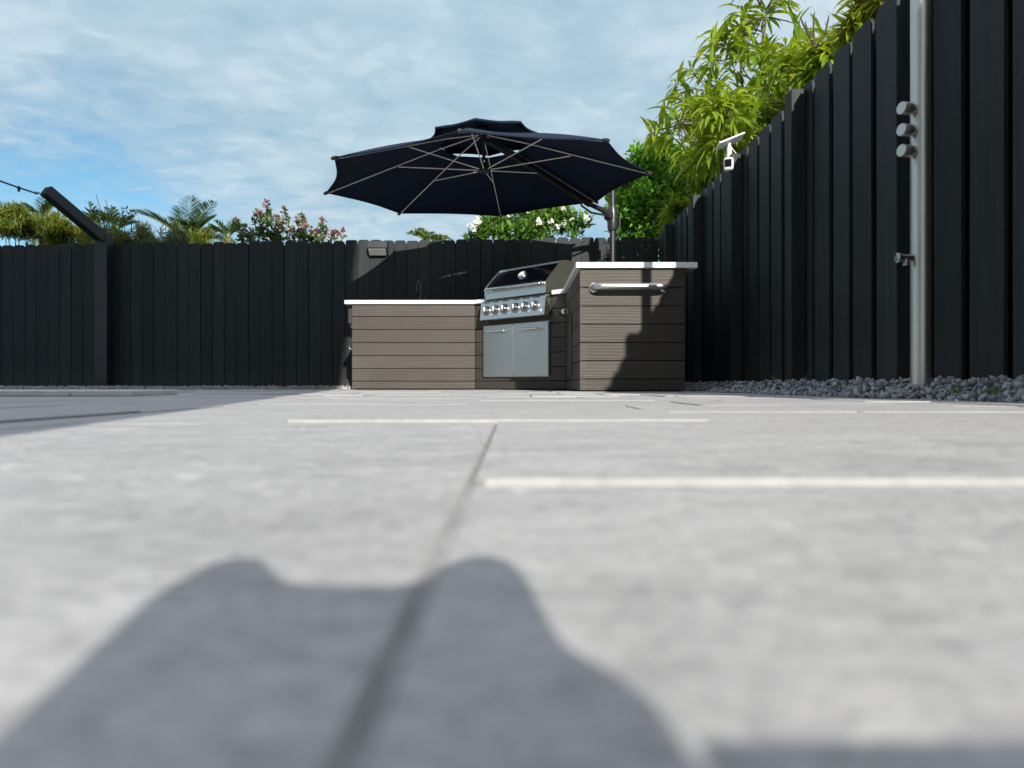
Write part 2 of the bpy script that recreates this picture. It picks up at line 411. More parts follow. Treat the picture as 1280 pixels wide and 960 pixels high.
patio = pt.build('patio', [M['tile'], M['tile_edge']], fix=False)
tag(patio, kind='structure')
gr = MB(); gr.box((XMIN, -2.8, -.05), (XMAX, YMAX, -.0009)); tag(gr.build('patio_grout', M['grout']), kind='structure')
so_ = MB(); so_.box((XMAX+.001, -3, -.05), (1.85, 9.3, -.012)); so_.box((XMIN, YMAX+.001, -.05), (XMAX-.001, 10, -.012))
tag(so_.build('soil_bed', M['soil']), kind='structure')
# low pale coping step on the left
cp = MB()
for i in range(7):
    x = -5.0 + i*.52
    if i == 6: cp.box((x+.003, 3.0, -.0), (-1.62, 3.42, .0265))
    else: cp.box((x+.003, 3.0, 0), (x+.517, 3.42, .0265 + ru(-.0005,.0005)))
tag(cp.build('coping_step', M['coping'], bevel=.006), kind='structure')

# ------------------------------------------------------------------ gravel
def ico(sub):
    bm = bmesh.new(); bmesh.ops.create_icosphere(bm, subdivisions=sub, radius=1)
    v = np.array([p.co[:] for p in bm.verts]); f = np.array([[q.index for q in p.verts] for p in bm.faces]); bm.free(); return v, f
def rocks(name, spots, mat, sub=2):
    v0, f0 = ico(sub); rng = np.random.default_rng(5); vars_ = []
    for k in range(10):
        v = v0.copy()
        for c in range(11):                       # chop facets off a sphere: angular crushed stone
            n = rng.normal(size=3); n /= np.linalg.norm(n); dd = rng.uniform(.35, .8)
            over = np.maximum(v @ n - dd, 0); v -= over[:, None] * n
        v += rng.normal(scale=.075, size=v.shape)
        vars_.append(v * np.array([1, ru(.7, 1), ru(.6, .85)]))
    V = []; F = []; T = []
    for i, (x, y, z, s) in enumerate(spots):
        q = rng.normal(size=4); q /= np.linalg.norm(q); a, b, c, d_ = q
        Rm = np.array([[1-2*(c*c+d_*d_),2*(b*c-a*d_),2*(b*d_+a*c)],[2*(b*c+a*d_),1-2*(b*b+d_*d_),2*(c*d_-a*b)],[2*(b*d_-a*c),2*(c*d_+a*b),1-2*(b*b+c*c)]])
        V.append((vars_[i % 10] * s) @ Rm.T + np.array([x, y, z])); F.append(f0 + i*len(v0)); T.append(np.full(len(f0), rng.random()))
    V = np.concatenate(V); F = np.concatenate(F); T = np.concatenate(T)
    me = bpy.data.meshes.new(name); me.vertices.add(len(V)); me.vertices.foreach_set('co', V.ravel())
    me.loops.add(F.size); me.loops.foreach_set('vertex_index', F.ravel().astype(np.int32))
    me.polygons.add(len(F)); me.polygons.foreach_set('loop_start', np.arange(0, F.size, 3, dtype=np.int32))
    me.update(calc_edges=True)
    a = me.attributes.new('tint', 'FLOAT', 'FACE'); a.data.foreach_set('value', T.astype(np.float32))
    me.materials.append(mat); o = bpy.data.objects.new(name, me); col.objects.link(o); return o
sp = []
y = .2
def ridge(x): return .004 + .066 * min(1, max(0, (x - 1.33) / .17))
for k in range(7600):
    yy = .2 + 8.0 * rnd()**1.15; xx = 1.335 + .325 * rnd()
    s = .006 + .022*rnd()**2.0; sp.append((xx, yy, ridge(xx) * ru(.1, 1.0)**.8 + .002 * math.sin(yy*5), s))
for k in range(140): sp.append((1.325 - .22*rnd()**3, ru(1.2, 7.6), .006, ru(.004, .012)))
tag(rocks('gravel', sp, M['gravel_dark'], 1), 'strip of blue grey crushed stone along the foot of the tall black side fence', 'gravel', kind='stuff')
sp = []
for k in range(5200):
    xx = ru(-7.2, 1.33); yb = fenceY(xx); y0 = YMAX + .03; t_ = rnd(); yy = y0 + (yb - y0) * t_
    sp.append((xx, yy, ru(0, .008) + .030 * min(1, t_*2.2) * rnd(), ru(.010, .022)))
tag(rocks('gravel', sp, M['gravel_pale'], 1), 'strip of pale grey stones along the foot of the black picket fence', 'gravel', kind='stuff')

# ------------------------------------------------------------------ fences
def dogear(w, h, c=.028): return [(-w/2, 0), (w/2, 0), (w/2, h-c), (w/2-c*.35, h-c*.35), (w/2-c, h), (-w/2+c, h), (-w/2+c*.35, h-c*.35), (-w/2, h-c)]
bf = empty('picket_fence', (-2.6, fenceY(-2.6), 0), label='long black fence of close dog-eared pickets running behind the grill counter', cat='fence')
inv = Matrix.Translation(-Vector(bf.location))
fd = Vector((-1, .058, 0)).normalized(); fn = Vector((-.058, -1, 0)).normalized()
b = MB(); flip = True; x = 1.59
while x > -8.6:
    pw = .1435 + ru(-.003, .003); h = 1.742 + ru(-.010, .010); tilt = ru(-.003, .003); flip = not flip if x < 1.58 else True; dep = ru(-.003, .003)
    c = Vector((x, fenceY(x), 0))
    b.prism(dogear(pw - .003, h, ru(.022,.032)), dep, dep + .017, lambda u, v_, w_: inv @ (c + fd*(-(u + tilt*v_)) + fn*w_ + Vector((0,0,v_ + .015))))
    cb = c + fd*(pw/2); b.prism([(-.03,0),(.03,0),(.03,1.695),(-.03,1.695)], -.022, -.008, lambda u, v_, w_: inv @ (cb + fd*u + fn*w_ + Vector((0,0,v_ + .02))))
    x -= pw + .0035
b.build('boards', M['fence'], bf)
b = MB()
for z in (.3, .95, 1.55):
    P = Vector((1.63, fenceY(1.63), z)); Q = Vector((-8.6, fenceY(-8.6), z)); b.bar(inv @ (P - fn*.045), inv @ (Q - fn*.045), .04, .09)
b.build('rails', M['fence'], bf)
for x in (-.4, -2.8, -7.4):
    b = MB(); c = inv @ (Vector((x, fenceY(x), 0)) - fn*.12); b.box((c.x-.045, c.y-.02, 0), (c.x+.045, c.y+.07, 1.68)); b.build('post', M['fence'], bf)

XF = 1.66
sf = empty('board_fence', (XF, 4.5, 0), label='tall black fence of overlapping vertical boards along the gravel strip', cat='fence')
o0 = Vector((XF, 4.5, 0))
b = MB(); y = .5; pitch = .222
while y < 8.12:
    h = 1.742 + ru(-.006, .006); c = Vector((XF, y, .02)) - o0; wdt = .176 + ru(-.004, .004); tl = ru(-.004, .004); dx = ru(-.002,.002)
    b.prism(dogear(wdt, h, .02), 0, .017, lambda u, v_, w_: c + Vector((w_ + dx, u + tl*v_, v_)))
    for zz in (.38, 1.03, 1.63):
        for e_ in (-.05, .05): b.lathe([(.0045,0),(.0045,.0012)], c + Vector((dx - .001, e_ + ru(-.008,.008), zz + ru(-.01,.01))), (-1,0,0), 6)
    for dy_, dx_ in ((pitch*.5, 0), (pitch*.0, .004)):
        c2 = Vector((XF + .052 + dx_, y + dy_, .02)) - o0
        b.prism(dogear(pitch*.5 + .012, 1.755 + ru(-.006,.006), .02), 0, .016, lambda u, v_, w_: c2 + Vector((w_, u, v_)))
    y += pitch
b.build('boards', M['fence'], sf, bevel=.002, seg=1)
b = MB()
for z in (.35, 1.0, 1.6): b.box((.076, -4.0, z), (.110, 3.6, z+.085))
b.build('rails', M['fence'], sf)
for y, h in ((.48, 1.74), (1.65, 1.74), (2.97, 1.92), (4.08, 1.735), (5.2, 1.73), (6.3, 1.725), (7.45, 1.725)):
    b = MB(); b.box((-.086, y-.047-4.5, 0), (-.003, y+.047-4.5, h)); b.build('post', M['fence'], sf, bevel=.004)

# slanted post with arm on the left
pb = Vector(((128.5-643)/887*8.45, 8.45, 0))
lp = empty('slanted_arm_post', pb, label='black square post with a slanted arm rising above the left of the picket fence', cat='post')
b = MB(); b.box((-.075, -.045, 0), (.075, .08, 1.82)); b.build('post', M['black'], lp, bevel=.005)
arm0 = Vector((0.012, .015, 1.78)); arm1 = at(57, 238, 7.85) - pb
b = MB(); b.bar(arm0 - (arm1-arm0).normalized()*.05, arm1, .125, .115); arm = b.build('arm', M['black'], lp, bevel=.004)
dd = (arm1-arm0).normalized(); b = MB(); b.bar(arm1 + dd*.001, arm1 + dd*.003, .103, .093); b.build('hollow_end_shade', M['dark'], lp)  # dark plate painted as the shade inside the arm's open end
b = MB(); b.lathe([(.012,0),(.012,.03),(.02,.03),(.02,.045)], arm1 + Vector((-.05,-.02,-.03)), (-1,-.3,-.1), 10); b.build('hook', M['steel'], lp, True)
# string light cable to the house
a0 = pb + arm1 + Vector((-.07, -.03, -.045)); a1 = Vector((-4.6, -1.95, 3.6))
cab = empty('string_light_cable', a0, label='thin dark string light cable hanging from the tip of the slanted arm', cat='cable')
pts = []
for i in range(61):
    t_ = i/60; p = a0.lerp(a1, t_); p.z -= .55 * 4 * t_ * (1-t_); pts.append(p - a0)
b = MB(); b.tube(pts, .009, 6); b.build('wire', M['black'], cab, True)
for i in range(2, 60, 3):
    p = pts[i]; b = MB(); b.lathe([(.008,.016),(.017,.010),(.017,-.012),(.012,-.022),(.014,-.03),(.009,-.042),(.002,-.045)], p + Vector((0,0,.0)), (0,0,1), 8); b.build('bulb', M['blackpl'], cab, True)

# wall light
wx = -1.60; wl = empty('wall_light', (wx, fenceY(wx) - .022, 1.545), label='black wedge-shaped solar wall light near the top of the picket fence', cat='wall light')
b = MB(); prof = [(0,0.02),(0,.185),(-.10,.185),(-.125,.165),(-.125,.10),(-.03,.03)]
b.prism(prof, -.118, .118, lambda u, v_, w_: Vector((w_, u, v_))); b.build('housing', M['blackpl'], wl, bevel=.006)
b = MB(); b.prism([(-.118,.088),(-.126,.098),(-.06,.040),(-.052,.032)], -.10, .10, lambda u, v_, w_: Vector((w_, u - .006, v_-.008))); b.build('lens', M['lamp_lens'], wl)

# ------------------------------------------------------------------ outdoor kitchen counter
kc = empty('kitchen_counter', (0, 6.2, 0), label='L-shaped outdoor kitchen counter clad in grey brown boards with a white top', cat='kitchen counter')
K = Matrix.Translation((0, -6.2, 0))
s2 = math.sqrt(.5); DA = Vector((-.39, 7.04, 0)); dv = Vector((s2, -s2, 0)); nv = Vector((-s2, -s2, 0))
DL = (.45 + .39) / s2          # length of the diagonal face
ZC = [0.010, .086, .212, .340, .470, .598, .728, .846]
def clad(name, P0, P1, outn, mat, z=ZC, screws=True, inset0=0, inset1=0):
    """horizontal boards on the upright plane from P0 to P1"""
    P0 = Vector(P0); P1 = Vector(P1); d_ = (P1-P0).normalized(); L = (P1-P0).length; o_ = Vector(outn)
    b = MB()
    for i in range(len(z)-1):
        z0 = z[i] + .0025; z1 = z[i+1] - .0025; t = ru(0, 1); th = .021 + ru(-.0012, .0012)
        vs = []
        for s_ in (inset0, L - inset1):
            for w_, zz in ((0, z0), (th-.002, z0), (th, z0+.002), (th, z1-.002), (th-.002, z1), (0, z1)):
                vs.append(K @ (P0 + d_*s_ + o_*w_ + Vector((0,0,zz))))
        n = 6; b.add(vs, [tuple(range(n)), tuple(range(2*n-1, n-1, -1))] + [(j, (j+1)%n, n+(j+1)%n, n+j) for j in range(n)], 0, t)
        if screws:
            for s_ in (inset0 + .028, L - inset1 - .028):
                for zz in ((z0 + .022, z1 - .022) if z1 - z0 > .09 else (z0+.02, z1-.018)):
                    b.lathe([(.0042,0),(.0042,.0010),(.0024,.0016)], K @ (P0 + d_*(s_ + ru(-.003,.003)) + o_*(th-.0008) + Vector((0,0,zz + ru(-.003,.003)))), o_, 8, 1)
    return b.build(name, [mat, M['screw']], kc)
T = .021
XL, XR0, XR1, YB = -1.61, .45, 1.17, 7.48
clad('cladding', (XL, 7.04 + T, 0), (-.39 - .002, 7.04 + T, 0), (0,-1,0), M['wood_x'])
clad('cladding', DA - nv*T + dv*.004, DA - nv*T + dv*(DL-.004), nv, M['wood_d'], screws=False)
clad('cladding', (XR0 + T, 4.875, 0), (XR0 + T, 6.195, 0), (-1,0,0), M['wood_y'])
clad('cladding', (XR0 - .0, 4.87 + T, 0), (XR1, 4.87 + T, 0), (0,-1,0), M['wood_x'], z=[.010,.090,.215,.340,.466,.591,.719,.846])
clad('cladding', (XR1 - T, 4.875, 0), (XR1 - T, YB, 0), (1,0,0), M['wood_y'])
clad('cladding', (XL + T, 7.045, 0), (XL + T, YB, 0), (-1,0,0), M['wood_y'])
clad('cladding', (XL, YB - T, 0), (XR1, YB - T, 0), (0,1,0), M['wood_x'], screws=False)
e = .026
b = MB(); i_ = T + .001
out = [(XL+i_, 7.04+i_), (-.39+.009, 7.04+i_), (XR0+i_, 6.2+.009), (XR0+i_, 4.87+i_), (XR1-i_, 4.87+i_), (XR1-i_, YB-i_), (XL+i_, YB-i_)]
b.prism(out, .004, .660, lambda u, v_, w_: K @ Vector((u, v_, w_)))
b.build('carcass', M['dark'], kc)
# rails under the top
b = MB(); b.prism([(XL+i_, 7.04+i_), (-.45, 7.04+i_), (-.45, YB-i_), (XL+i_, YB-i_)], .6605, .846, lambda u, v_, w_: K @ Vector((u, v_, w_)))
b.build('frame', M['dark'], kc); b = MB()
b.prism([(XR0+i_+.01, 4.87+i_), (XR1-i_, 4.87+i_), (XR1-i_, 6.0), (XR0+i_+.01, 6.0)], .6605, .846, lambda u, v_, w_: K @ Vector((u, v_, w_)))
b.build('frame', M['dark'], kc)
# top with the grill cut-out
G0, G1 = .165, 1.045
def dp(s_, n_): p = DA + dv*s_ + nv*n_; return (p.x, p.y)
ov = .03
top = [(-1.682, 7.01), (-.39-.0124, 7.01), dp(G0, ov), dp(G0, -.60), dp(G1, -.60), dp(G1, ov), (XR0-ov, 6.2-.0124), (XR0-ov, 4.84), (1.25, 4.84), (1.25, 7.51), (-1.682, 7.51)]
b = MB(); b.prism(top, .849, .887, lambda u, v_, w_: K @ Vector((u, v_, w_))); b.build('countertop', M['quartz'], kc, bevel=.003)
# stainless access doors on the diagonal face
def loc(s_, n_, z): return K @ (DA + dv*s_ + nv*n_ + Vector((0,0,z)))
b = MB()
def dbox(b, s0, s1, n0, n1, z0, z1, m=0):
    vs = [loc(s_, n_, z) for z in (z0, z1) for s_, n_ in ((s0,n0),(s1,n0),(s1,n1),(s0,n1))]
    b.add(vs, [(0,3,2,1),(4,5,6,7),(0,1,5,4),(1,2,6,5),(2,3,7,6),(3,0,4,7)], m)
fr = .018
dbox(b, .142, 1.005, .001, .010, .125, .125+fr); dbox(b, .142, 1.005, .001, .010, .622-fr, .622)
dbox(b, .142, .142+fr, .001, .010, .125+fr, .622-fr); dbox(b, 1.005-fr, 1.005, .001, .010, .125+fr, .622-fr)
dbox(b, .142+fr, 1.005-fr, .0005, .003, .125+fr, .622-fr)
b.build('door_frame', M['steel'], kc)
mid = .558
for s0, s1 in ((.142+.004, mid-.002), (mid+.002, 1.005-.004)):
    b = MB(); dbox(b, s0, s1, .011, .024, .129, .618); dr = b.build('door', M['steel_door'], kc, bevel=.003)
    b = MB(); c0 = s0 + .105; c1 = s1 - .105
    b.tube([loc(c0, .024, .560), loc(c0, .065, .560)], .008, 8); b.tube([loc(c1, .024, .560), loc(c1, .065, .560)], .008, 8)
    b.tube([loc(c0-.02, .066, .560), loc(c1+.02, .066, .560)], .0095, 12)
    hd = b.build('handle', M['chrome'], dr, True)
# towel bar on the near end
b = MB(); yb = 4.868; pts = [(.56,yb,.716)]
for k in range(7):
    a = R(90*k/6); pts.append((.585 - .045*math.cos(a) , yb - .02 - .045*math.sin(a), .716))
pts = [(.545,yb,.716),(.545,yb-.03,.716),(.552,yb-.05,.716),(.568,yb-.066,.716),(.59,yb-.072,.716),(.985,yb-.072,.716),(1.007,yb-.066,.716),(1.023,yb-.05,.716),(1.03,yb-.03,.716),(1.03,yb,.716)]
b.tube([K @ Vector(p) for p in pts], .0235, 18)
for x_ in (.545, 1.03): b.lathe([(.034,0),(.034,.006),(.028,.010)], K @ Vector((x_, yb, .716)), (0,-1,0), 20)
b.build('towel_bar', M['steel'], kc, True, angle=50)
# narrow black panel and latch on the inner side
b = MB(); b.box((XR0-.008, 5.52-6.2, .12), (XR0-.002, 6.05-6.2, .60)); pn = b.build('side_panel', M['blackpl'], kc, bevel=.002)
b = MB(); b.box((XR0-.05, 5.74-6.2, .625), (XR0-.002, 5.98-6.2, .665)); b.tube([(XR0-.05, 5.74-6.2, .645), (XR0-.05, 5.98-6.2, .645)], .022, 12); b.build('bottle_opener', M['chrome'], kc, bevel=.004)
# brackets on the outer left side
b = MB(); b.box((XL-.055, 7.10-6.2, .66), (XL-.003, 7.16-6.2, .845)); b.box((XL-.035, 7.11-6.2, .615), (XL-.003, 7.15-6.2, .659)); b.build('bracket', M['blackpl'], kc, bevel=.006)
b = MB(); b.tube([(XL-.002, 7.12-6.2, .49), (XL-.03, 7.12-6.2, .48), (XL-.05, 7.12-6.2, .44), (XL-.045, 7.12-6.2, .41), (XL-.02, 7.12-6.2, .40)], .013, 8); b.box((XL-.012, 7.10-6.2, .39), (XL-.002, 7.14-6.2, .51)); b.build('hook', M['blackpl'], kc, True)
# faucet
fx, fy = (526-643)/887*7.34, 7.34
b = MB(); F = lambda x_, y_, z_: K @ Vector((fx+x_, fy+y_, z_))
b.lathe([(.030,0),(.030,.006),(.022,.012),(.019,.05),(.015,.06),(.013,.09)], F(0,0,.887), (0,0,1), 16)
pts = [F(0,0,.95)]
for k in range(11):
    a = R(180*k/10); pts.append(F(-.010 + .010*math.cos(a), -.055 + .055*math.cos(a), 1.06 + .045*math.sin(a)))
pts.append(F(-.021, -.112, 1.035)); b.tube(pts, .0105, 12)
b.lathe([(.014,0),(.016,.012),(.014,.035)], F(-.021,-.112,1.005), (0,0,1), 12)
b.tube([F(.015,0,.925), F(.045,-.01,.945)], .006, 8)
b.build('faucet', M['blackpl'], kc, True)  # black stands for the parasol shade over the faucet, put into its colour

# ------------------------------------------------------------------ grill (frame: x along the face, y inward, z up)
gl = empty('gas_grill', (DA.x, DA.y, 0), -R(45), label='built-in stainless gas grill with closed hood and six knobs set in the counter corner', cat='grill')
b = MB(); b.box((.20, -.02, .664), (1.01, .58, .862)); b.build('firebox', M['hood_side'], gl, bevel=.004)
# control panel (slightly raked)
b = MB(); b.prism([(-.105,.668), (-.085,.838), (-.075,.852), (-.022,.858), (-.022,.668)], .182, 1.022, lambda u, v_, w_: Vector((w_, u, v_)))
cpn = b.build('control_panel', M['steel'], gl, bevel=.004)
for i in range(6):
    b = MB(); x_ = .265 + i*.126 + (.02 if i >= 3 else 0); b.box((x_-.04, -.0935, .832), (x_+.04, -.085, .836)); b.build('vent_slot', M['dark'], gl)
for i in range(6):
    x_ = .27 + i*.123 + (.018 if i >= 3 else 0); c = Vector((x_, -.0975, .757)); ax = Vector((0,-1,.117)).normalized()
    kb = MB(); kb.lathe([(.046,-.004),(.046,.006),(.041,.010),(.036,.010),(.034,.007)], c, ax, 28); bz = kb.build('knob_bezel', M['knob_steel'], gl, True)
    kb = MB(); kb.lathe([(.028,.006),(.028,.024),(.025,.030),(.021,.031)], c, ax, 24)
    kb.bar(c + ax*.034 + Vector((0,0,-.026)), c + ax*.034 + Vector((0,0,.026)), .011, .014, up=(0,1,0)); kb.build('knob', M['knob_steel'], gl, True)
b = MB(); b.box((.955, -.1025, .700), (.985, -.098, .722)); b.build('igniter_badge', M['chrome'], gl)
# hood
def hprof(n=10):
    P = [(-.045,.866), (-.052,.90), (-.052,.965), (-.046,.982)]
    P += [(-.02,1.012), (.06,1.092), (.12,1.148), (.148,1.168), (.18,1.180), (.24,1.186), (.36,1.170), (.47,1.11), (.54,1.02), (.56,.90), (.56,.866)]
    return P
HX0, HX1 = .200, 1.015
b = MB(); P = hprof(); n = len(P)
vs = [Vector((x_, u, z)) for x_ in (HX0+.012, HX1-.012) for u, z in P]
b.add(vs, [(j, j+1, n+j+1, n+j) for j in range(n-1)]); hood = b.build('hood', M['polish'], gl, True, angle=35)
for x0, x1 in ((HX0, HX0+.0115), (HX1-.0115, HX1)):
    b = MB(); b.prism([(u*1.0 + (-.004 if u < .2 else .004), z + (.004 if z > .9 else 0)) for u, z in P], x0, x1, lambda u, v_, w_: Vector((w_, u, v_))); b.build('hood_cheek', M['hood_side'] if x0 > .5 else M['steel'], gl, bevel=.002)
# front lip band on the hood, handle, gauge, top trim
b = MB(); b.box((HX0+.013, -.058, .868), (HX1-.013, -.0525, .972)); b.build('hood_lip', M['steel'], gl, bevel=.002)
b = MB(); zh = .955; x0, x1 = HX0+.05, HX1-.05
b.tube([(x0, -.058, zh), (x0, -.09, zh), (x0+.012, -.105, zh), (x0+.035, -.112, zh), (x1-.035, -.112, zh), (x1-.012, -.105, zh), (x1, -.09, zh), (x1, -.058, zh)], .0135, 14)
for x_ in (x0, x1): b.lathe([(.026,0),(.026,.012),(.018,.022)], (x_, -.058, zh), (0,-1,0), 18)
b.build('hood_handle', M['chrome'], gl, True)
gc = Vector((.61, .045, 1.078)); ga = Vector((0,-.70,.714)).normalized()
b = MB(); b.lathe([(.046,-.004),(.046,.012),(.040,.020),(.034,.018),(.033,.015)], gc, ga, 28); gg = b.build('temperature_gauge', M['chrome'], gl, True)
b = MB(); b.lathe([(.0325,.0145),(.0325,.0165)], gc, ga, 28); b.build('dial', M['white_pl'], gg)
b = MB(); b.tube([(HX0+.012, .150, 1.1745), (HX1-.012, .150, 1.1745)], .0035, 8); b.build('hood_trim', M['chrome'], gl, True)

# ------------------------------------------------------------------ cantilever umbrella
UC = Vector((-.279, 6.707, 1.912)) * .975 + Vector((0,0,.05)); un = Vector((-.0406, -.0323, .9987)).normalized()
e1 = Vector((0,1,0)).cross(un).normalized(); e2 = un.cross(e1); UR = 1.496; PH = .705
um = empty('cantilever_umbrella', (1.062, 7.68, 0), label='open navy blue octagonal parasol hung from a dark post behind the counter', cat='umbrella')
UI = Matrix.Translation(-Vector(um.location))
def up_(r, a, h): return UI @ (UC + e1*(r*math.cos(a)) + e2*(r*math.sin(a)) + un*h)
ang = [PH + k*math.pi/4*1.534/1.534 for k in range(8)]
HO, RO = .342, .41                          # height and radius of the vent opening
def canopy(r0, h0, r1, h1, nr, na, sag, scal):
    b = MB(); vs = []
    tot = 8*na
    for i in range(nr+1):
        t = i/nr
        for j in range(tot):
            k = j // na; f = j % na / na; a0 = ang[k]; ph = f*math.pi/4
            c = math.cos(math.pi/8) / math.cos(ph - math.pi/8)          # straight edge between the ribs
            q = math.sin(math.pi*f)
            r = (r0 + (r1-r0)*t) * (c - scal * q * t)
            h = h0 + (h1-h0)*t - sag * math.sin(math.pi*t)*q*.6 + .02*math.sin(math.pi*t) - .012*q*t*0
            vs.append(up_(r, a0+ph, h))
    fs = [(i*tot+j, i*tot+(j+1)%tot, (i+1)*tot+(j+1)%tot, (i+1)*tot+j) for i in range(nr) for j in range(tot)]
    b.add(vs, fs); return b
o = canopy(RO, HO, UR, 0, 8, 8, .03, .036).build('canopy', M['fabric'], um, True, angle=0)
sm = o.modifiers.new('thickness', 'SOLIDIFY'); sm.thickness = .003
# hem round the rim
b = MB(); tot = 64
rim = []
for j in range(tot):
    k = j//8; f = j % 8/8; ph = f*math.pi/4; q = math.sin(math.pi*f); c = math.cos(math.pi/8)/math.cos(ph-math.pi/8)
    rim.append(up_(UR*(c-.036*q), ang[k]+ph, -.004))
b.tube(rim + [rim[0]], .006, 6, cap=False); b.build('hem', M['fabric'], o, True)
b2 = canopy(.012, .515, .53, .412, 4, 6, .012, .06).build('vent_cap', M['fabric'], um, True, angle=0); sm = b2.modifiers.new('thickness', 'SOLIDIFY'); sm.thickness = .003
tot = 48; rim = []
for j in range(tot):
    k = j//6; f = j % 6/6; ph = f*math.pi/4; q = math.sin(math.pi*f); c = math.cos(math.pi/8)/math.cos(ph-math.pi/8)
    rim.append((.53*(c-.06*q), ang[k]+ph))
b = MB(); vs = [up_(r, a, .412) for r, a in rim] + [up_(r*1.004, a, .392) for r, a in rim]
b.add(vs, [(j, (j+1)%tot, tot+(j+1)%tot, tot+j) for j in range(tot)]); v_o = b.build('valance', M['fabric'], b2, True, angle=0)
sm = v_o.modifiers.new('thickness', 'SOLIDIFY'); sm.thickness = .003
b = MB(); b.lathe([(.03,0),(.03,.05),(.055,.045),(.055,.075),(.02,.098)], UI @ (UC + un*.415), un, 16); b.build('top_hub', M['black'], um, True)
b = MB(); b.lathe([(.045,0),(.06,.01),(.06,.05),(.03,.07)], UI @ (UC + un*.09), un, 16); b.tube([UI @ (UC+un*.12), UI @ (UC+un*.46)], .016, 10); b.build('runner_hub', M['black'], um, True)
for k in range(8):
    a = ang[k]
    b = MB(); p0 = up_(.05, a, .425); p1 = up_(RO, a, HO-.014); p2 = up_(UR*.995, a, -.012)
    b.bar(p0, p1, .0065, .008, up=un); b.bar(p1, p2, .0065, .008, up=un); rb = b.build('rib', M['rib'] , um)
    t = .50; r = RO + (UR-RO)*t*.72; h = HO + (0-HO)*((r-RO)/(UR-RO)) - .026
    b = MB(); b.tube([up_(.05, a, .115), up_(r, a, h)], .005, 8); b.build('strut', M['rib'], rb, True)
    b = MB(); b.lathe([(.014,-.03),(.018,0),(.012,.03)], up_(UR*1.0, a, -.006), (p2-p1).normalized(), 8); b.build('rib_tip', M['blackpl'], rb, True)
# arm under the rib that points at the post
a5 = ang[0]; best = None
jt = Vector((0, 0, 1.87))
kk = max(range(8), key=lambda k: -( (UC + e1*(UR*math.cos(ang[k])) + e2*(UR*math.sin(ang[k]))) - Vector((1.062,7.68,2.0))).length)
a5 = ang[kk]
b = MB(); q0 = up_(.06, a5, .40); q1 = up_(UR*.94, a5, -.045); b.bar(q0, q1, .05, .055, up=un)
b.build('arm', M['black'], um, bevel=.006)
b = MB(); b.tube([q1, q1.lerp(jt, .5) + Vector((0,0,.012)), jt + Vector((-.03,-.02,.015))], [.024,.028,.034], 12); b.lathe([(.038,-.05),(.045,-.03),(.045,.03),(.038,.05)], jt + Vector((-.035,-.02,0)), (.5,-.8,0), 16); b.build('elbow', M['blackpl'], um, True)
b = MB(); vs = [q1 + Vector((-.02,-.03,-.01)), q1 + Vector((-.10,-.12,-.03)), q1 + Vector((-.06,-.13,-.085)), q1 + Vector((.09,.02,-.09))]
b.tube([q1 + (q0-q1)*.10 + Vector((0,0,-.02)), q1 + (q0-q1)*.10 + Vector((0,0,-.07)), q1 + (q0-q1)*.0 + Vector((.01,.0,-.085)), jt + Vector((-.06,-.05,.0))], .011, 8); b.build('tilt_lever', M['blackpl'], um, True)
b = MB(); b.tube([(0,0,.03), (0,0,2.24)], .031, 16); b.lathe([(.034,0),(.036,.02),(.02,.035)], (0,0,2.235), (0,0,1), 16); b.build('post', M['black'], um, True)
b = MB(); b.lathe([(.048,-.15),(.056,-.12),(.056,.05),(.044,.11)], jt, (0,0,1), 18); sl = b.build('slider', M['blackpl'], um, True)
b = MB(); b.tube([jt + Vector((.03,0,-.08)), jt + Vector((.075,-.03,-.13)), jt + Vector((.075,-.03,-.02))], .012, 8); b.build('crank_handle', M['blackpl'], um, True)
b = MB(); b.box((-.25,-.10,.002), (.25,.10,.05)); b.box((-.06,-.10,.0505), (.06,.13,.07)); b.build('base', M['black'], um, bevel=.006)

# ------------------------------------------------------------------ outdoor shower column
sx, sy = 1.478, 2.58
sh = empty('shower_column', (sx, sy, 0), label='tall stainless outdoor shower column with three side knobs beside the board fence', cat='shower')
b = MB(); b.tube([(0,0,.0), (0,0,2.08)], .0345, 32); b.lathe([(.0345,0),(.031,.012),(.015,.018)], (0,0,2.079), (0,0,1), 32); b.build('column', M['steel_dull'], sh, True)
b = MB(); b.lathe([(.075,0),(.075,.008),(.040,.014)], (0,0,.0), (0,0,1), 28); b.build('base_flange', M['steel_dull'], sh, True)
b = MB(); b.tube([(0,-.03,2.0), (0,-.20,2.04), (0,-.26,2.03)], .014, 12); b.lathe([(.015,0),(.09,-.02),(.09,-.032)], (0,-.26,2.03), (0,0,1), 24); b.build('shower_head', M['chrome'], sh, True)
for z in (1.048, .970, .895):
    b = MB(); ax = Vector((-1,-.25,0)).normalized()
    b.lathe([(.014,.028),(.014,.048)], (0,0,z), ax, 16)
    b.lathe([(.021,.046),(.023,.048),(.023,.084),(.021,.087)], (0,0,z), ax, 24)
    b.build('knob', M['steel_dull'], sh, True)
b = MB(); z = .51; ax = Vector((-1,-.1,0)).normalized()
b.lathe([(.013,.030),(.013,.078),(.012,.079)], (0,0,z), ax, 16); b.lathe([(.016,.078),(.018,.082),(.018,.092),(.010,.095)], (0,0,z), ax, 16)
b.tube([(-.06,-.01,z-.005), (-.062,-.012,z-.03)], .010, 10); b.build('foot_tap', M['knob_steel'], sh, True)

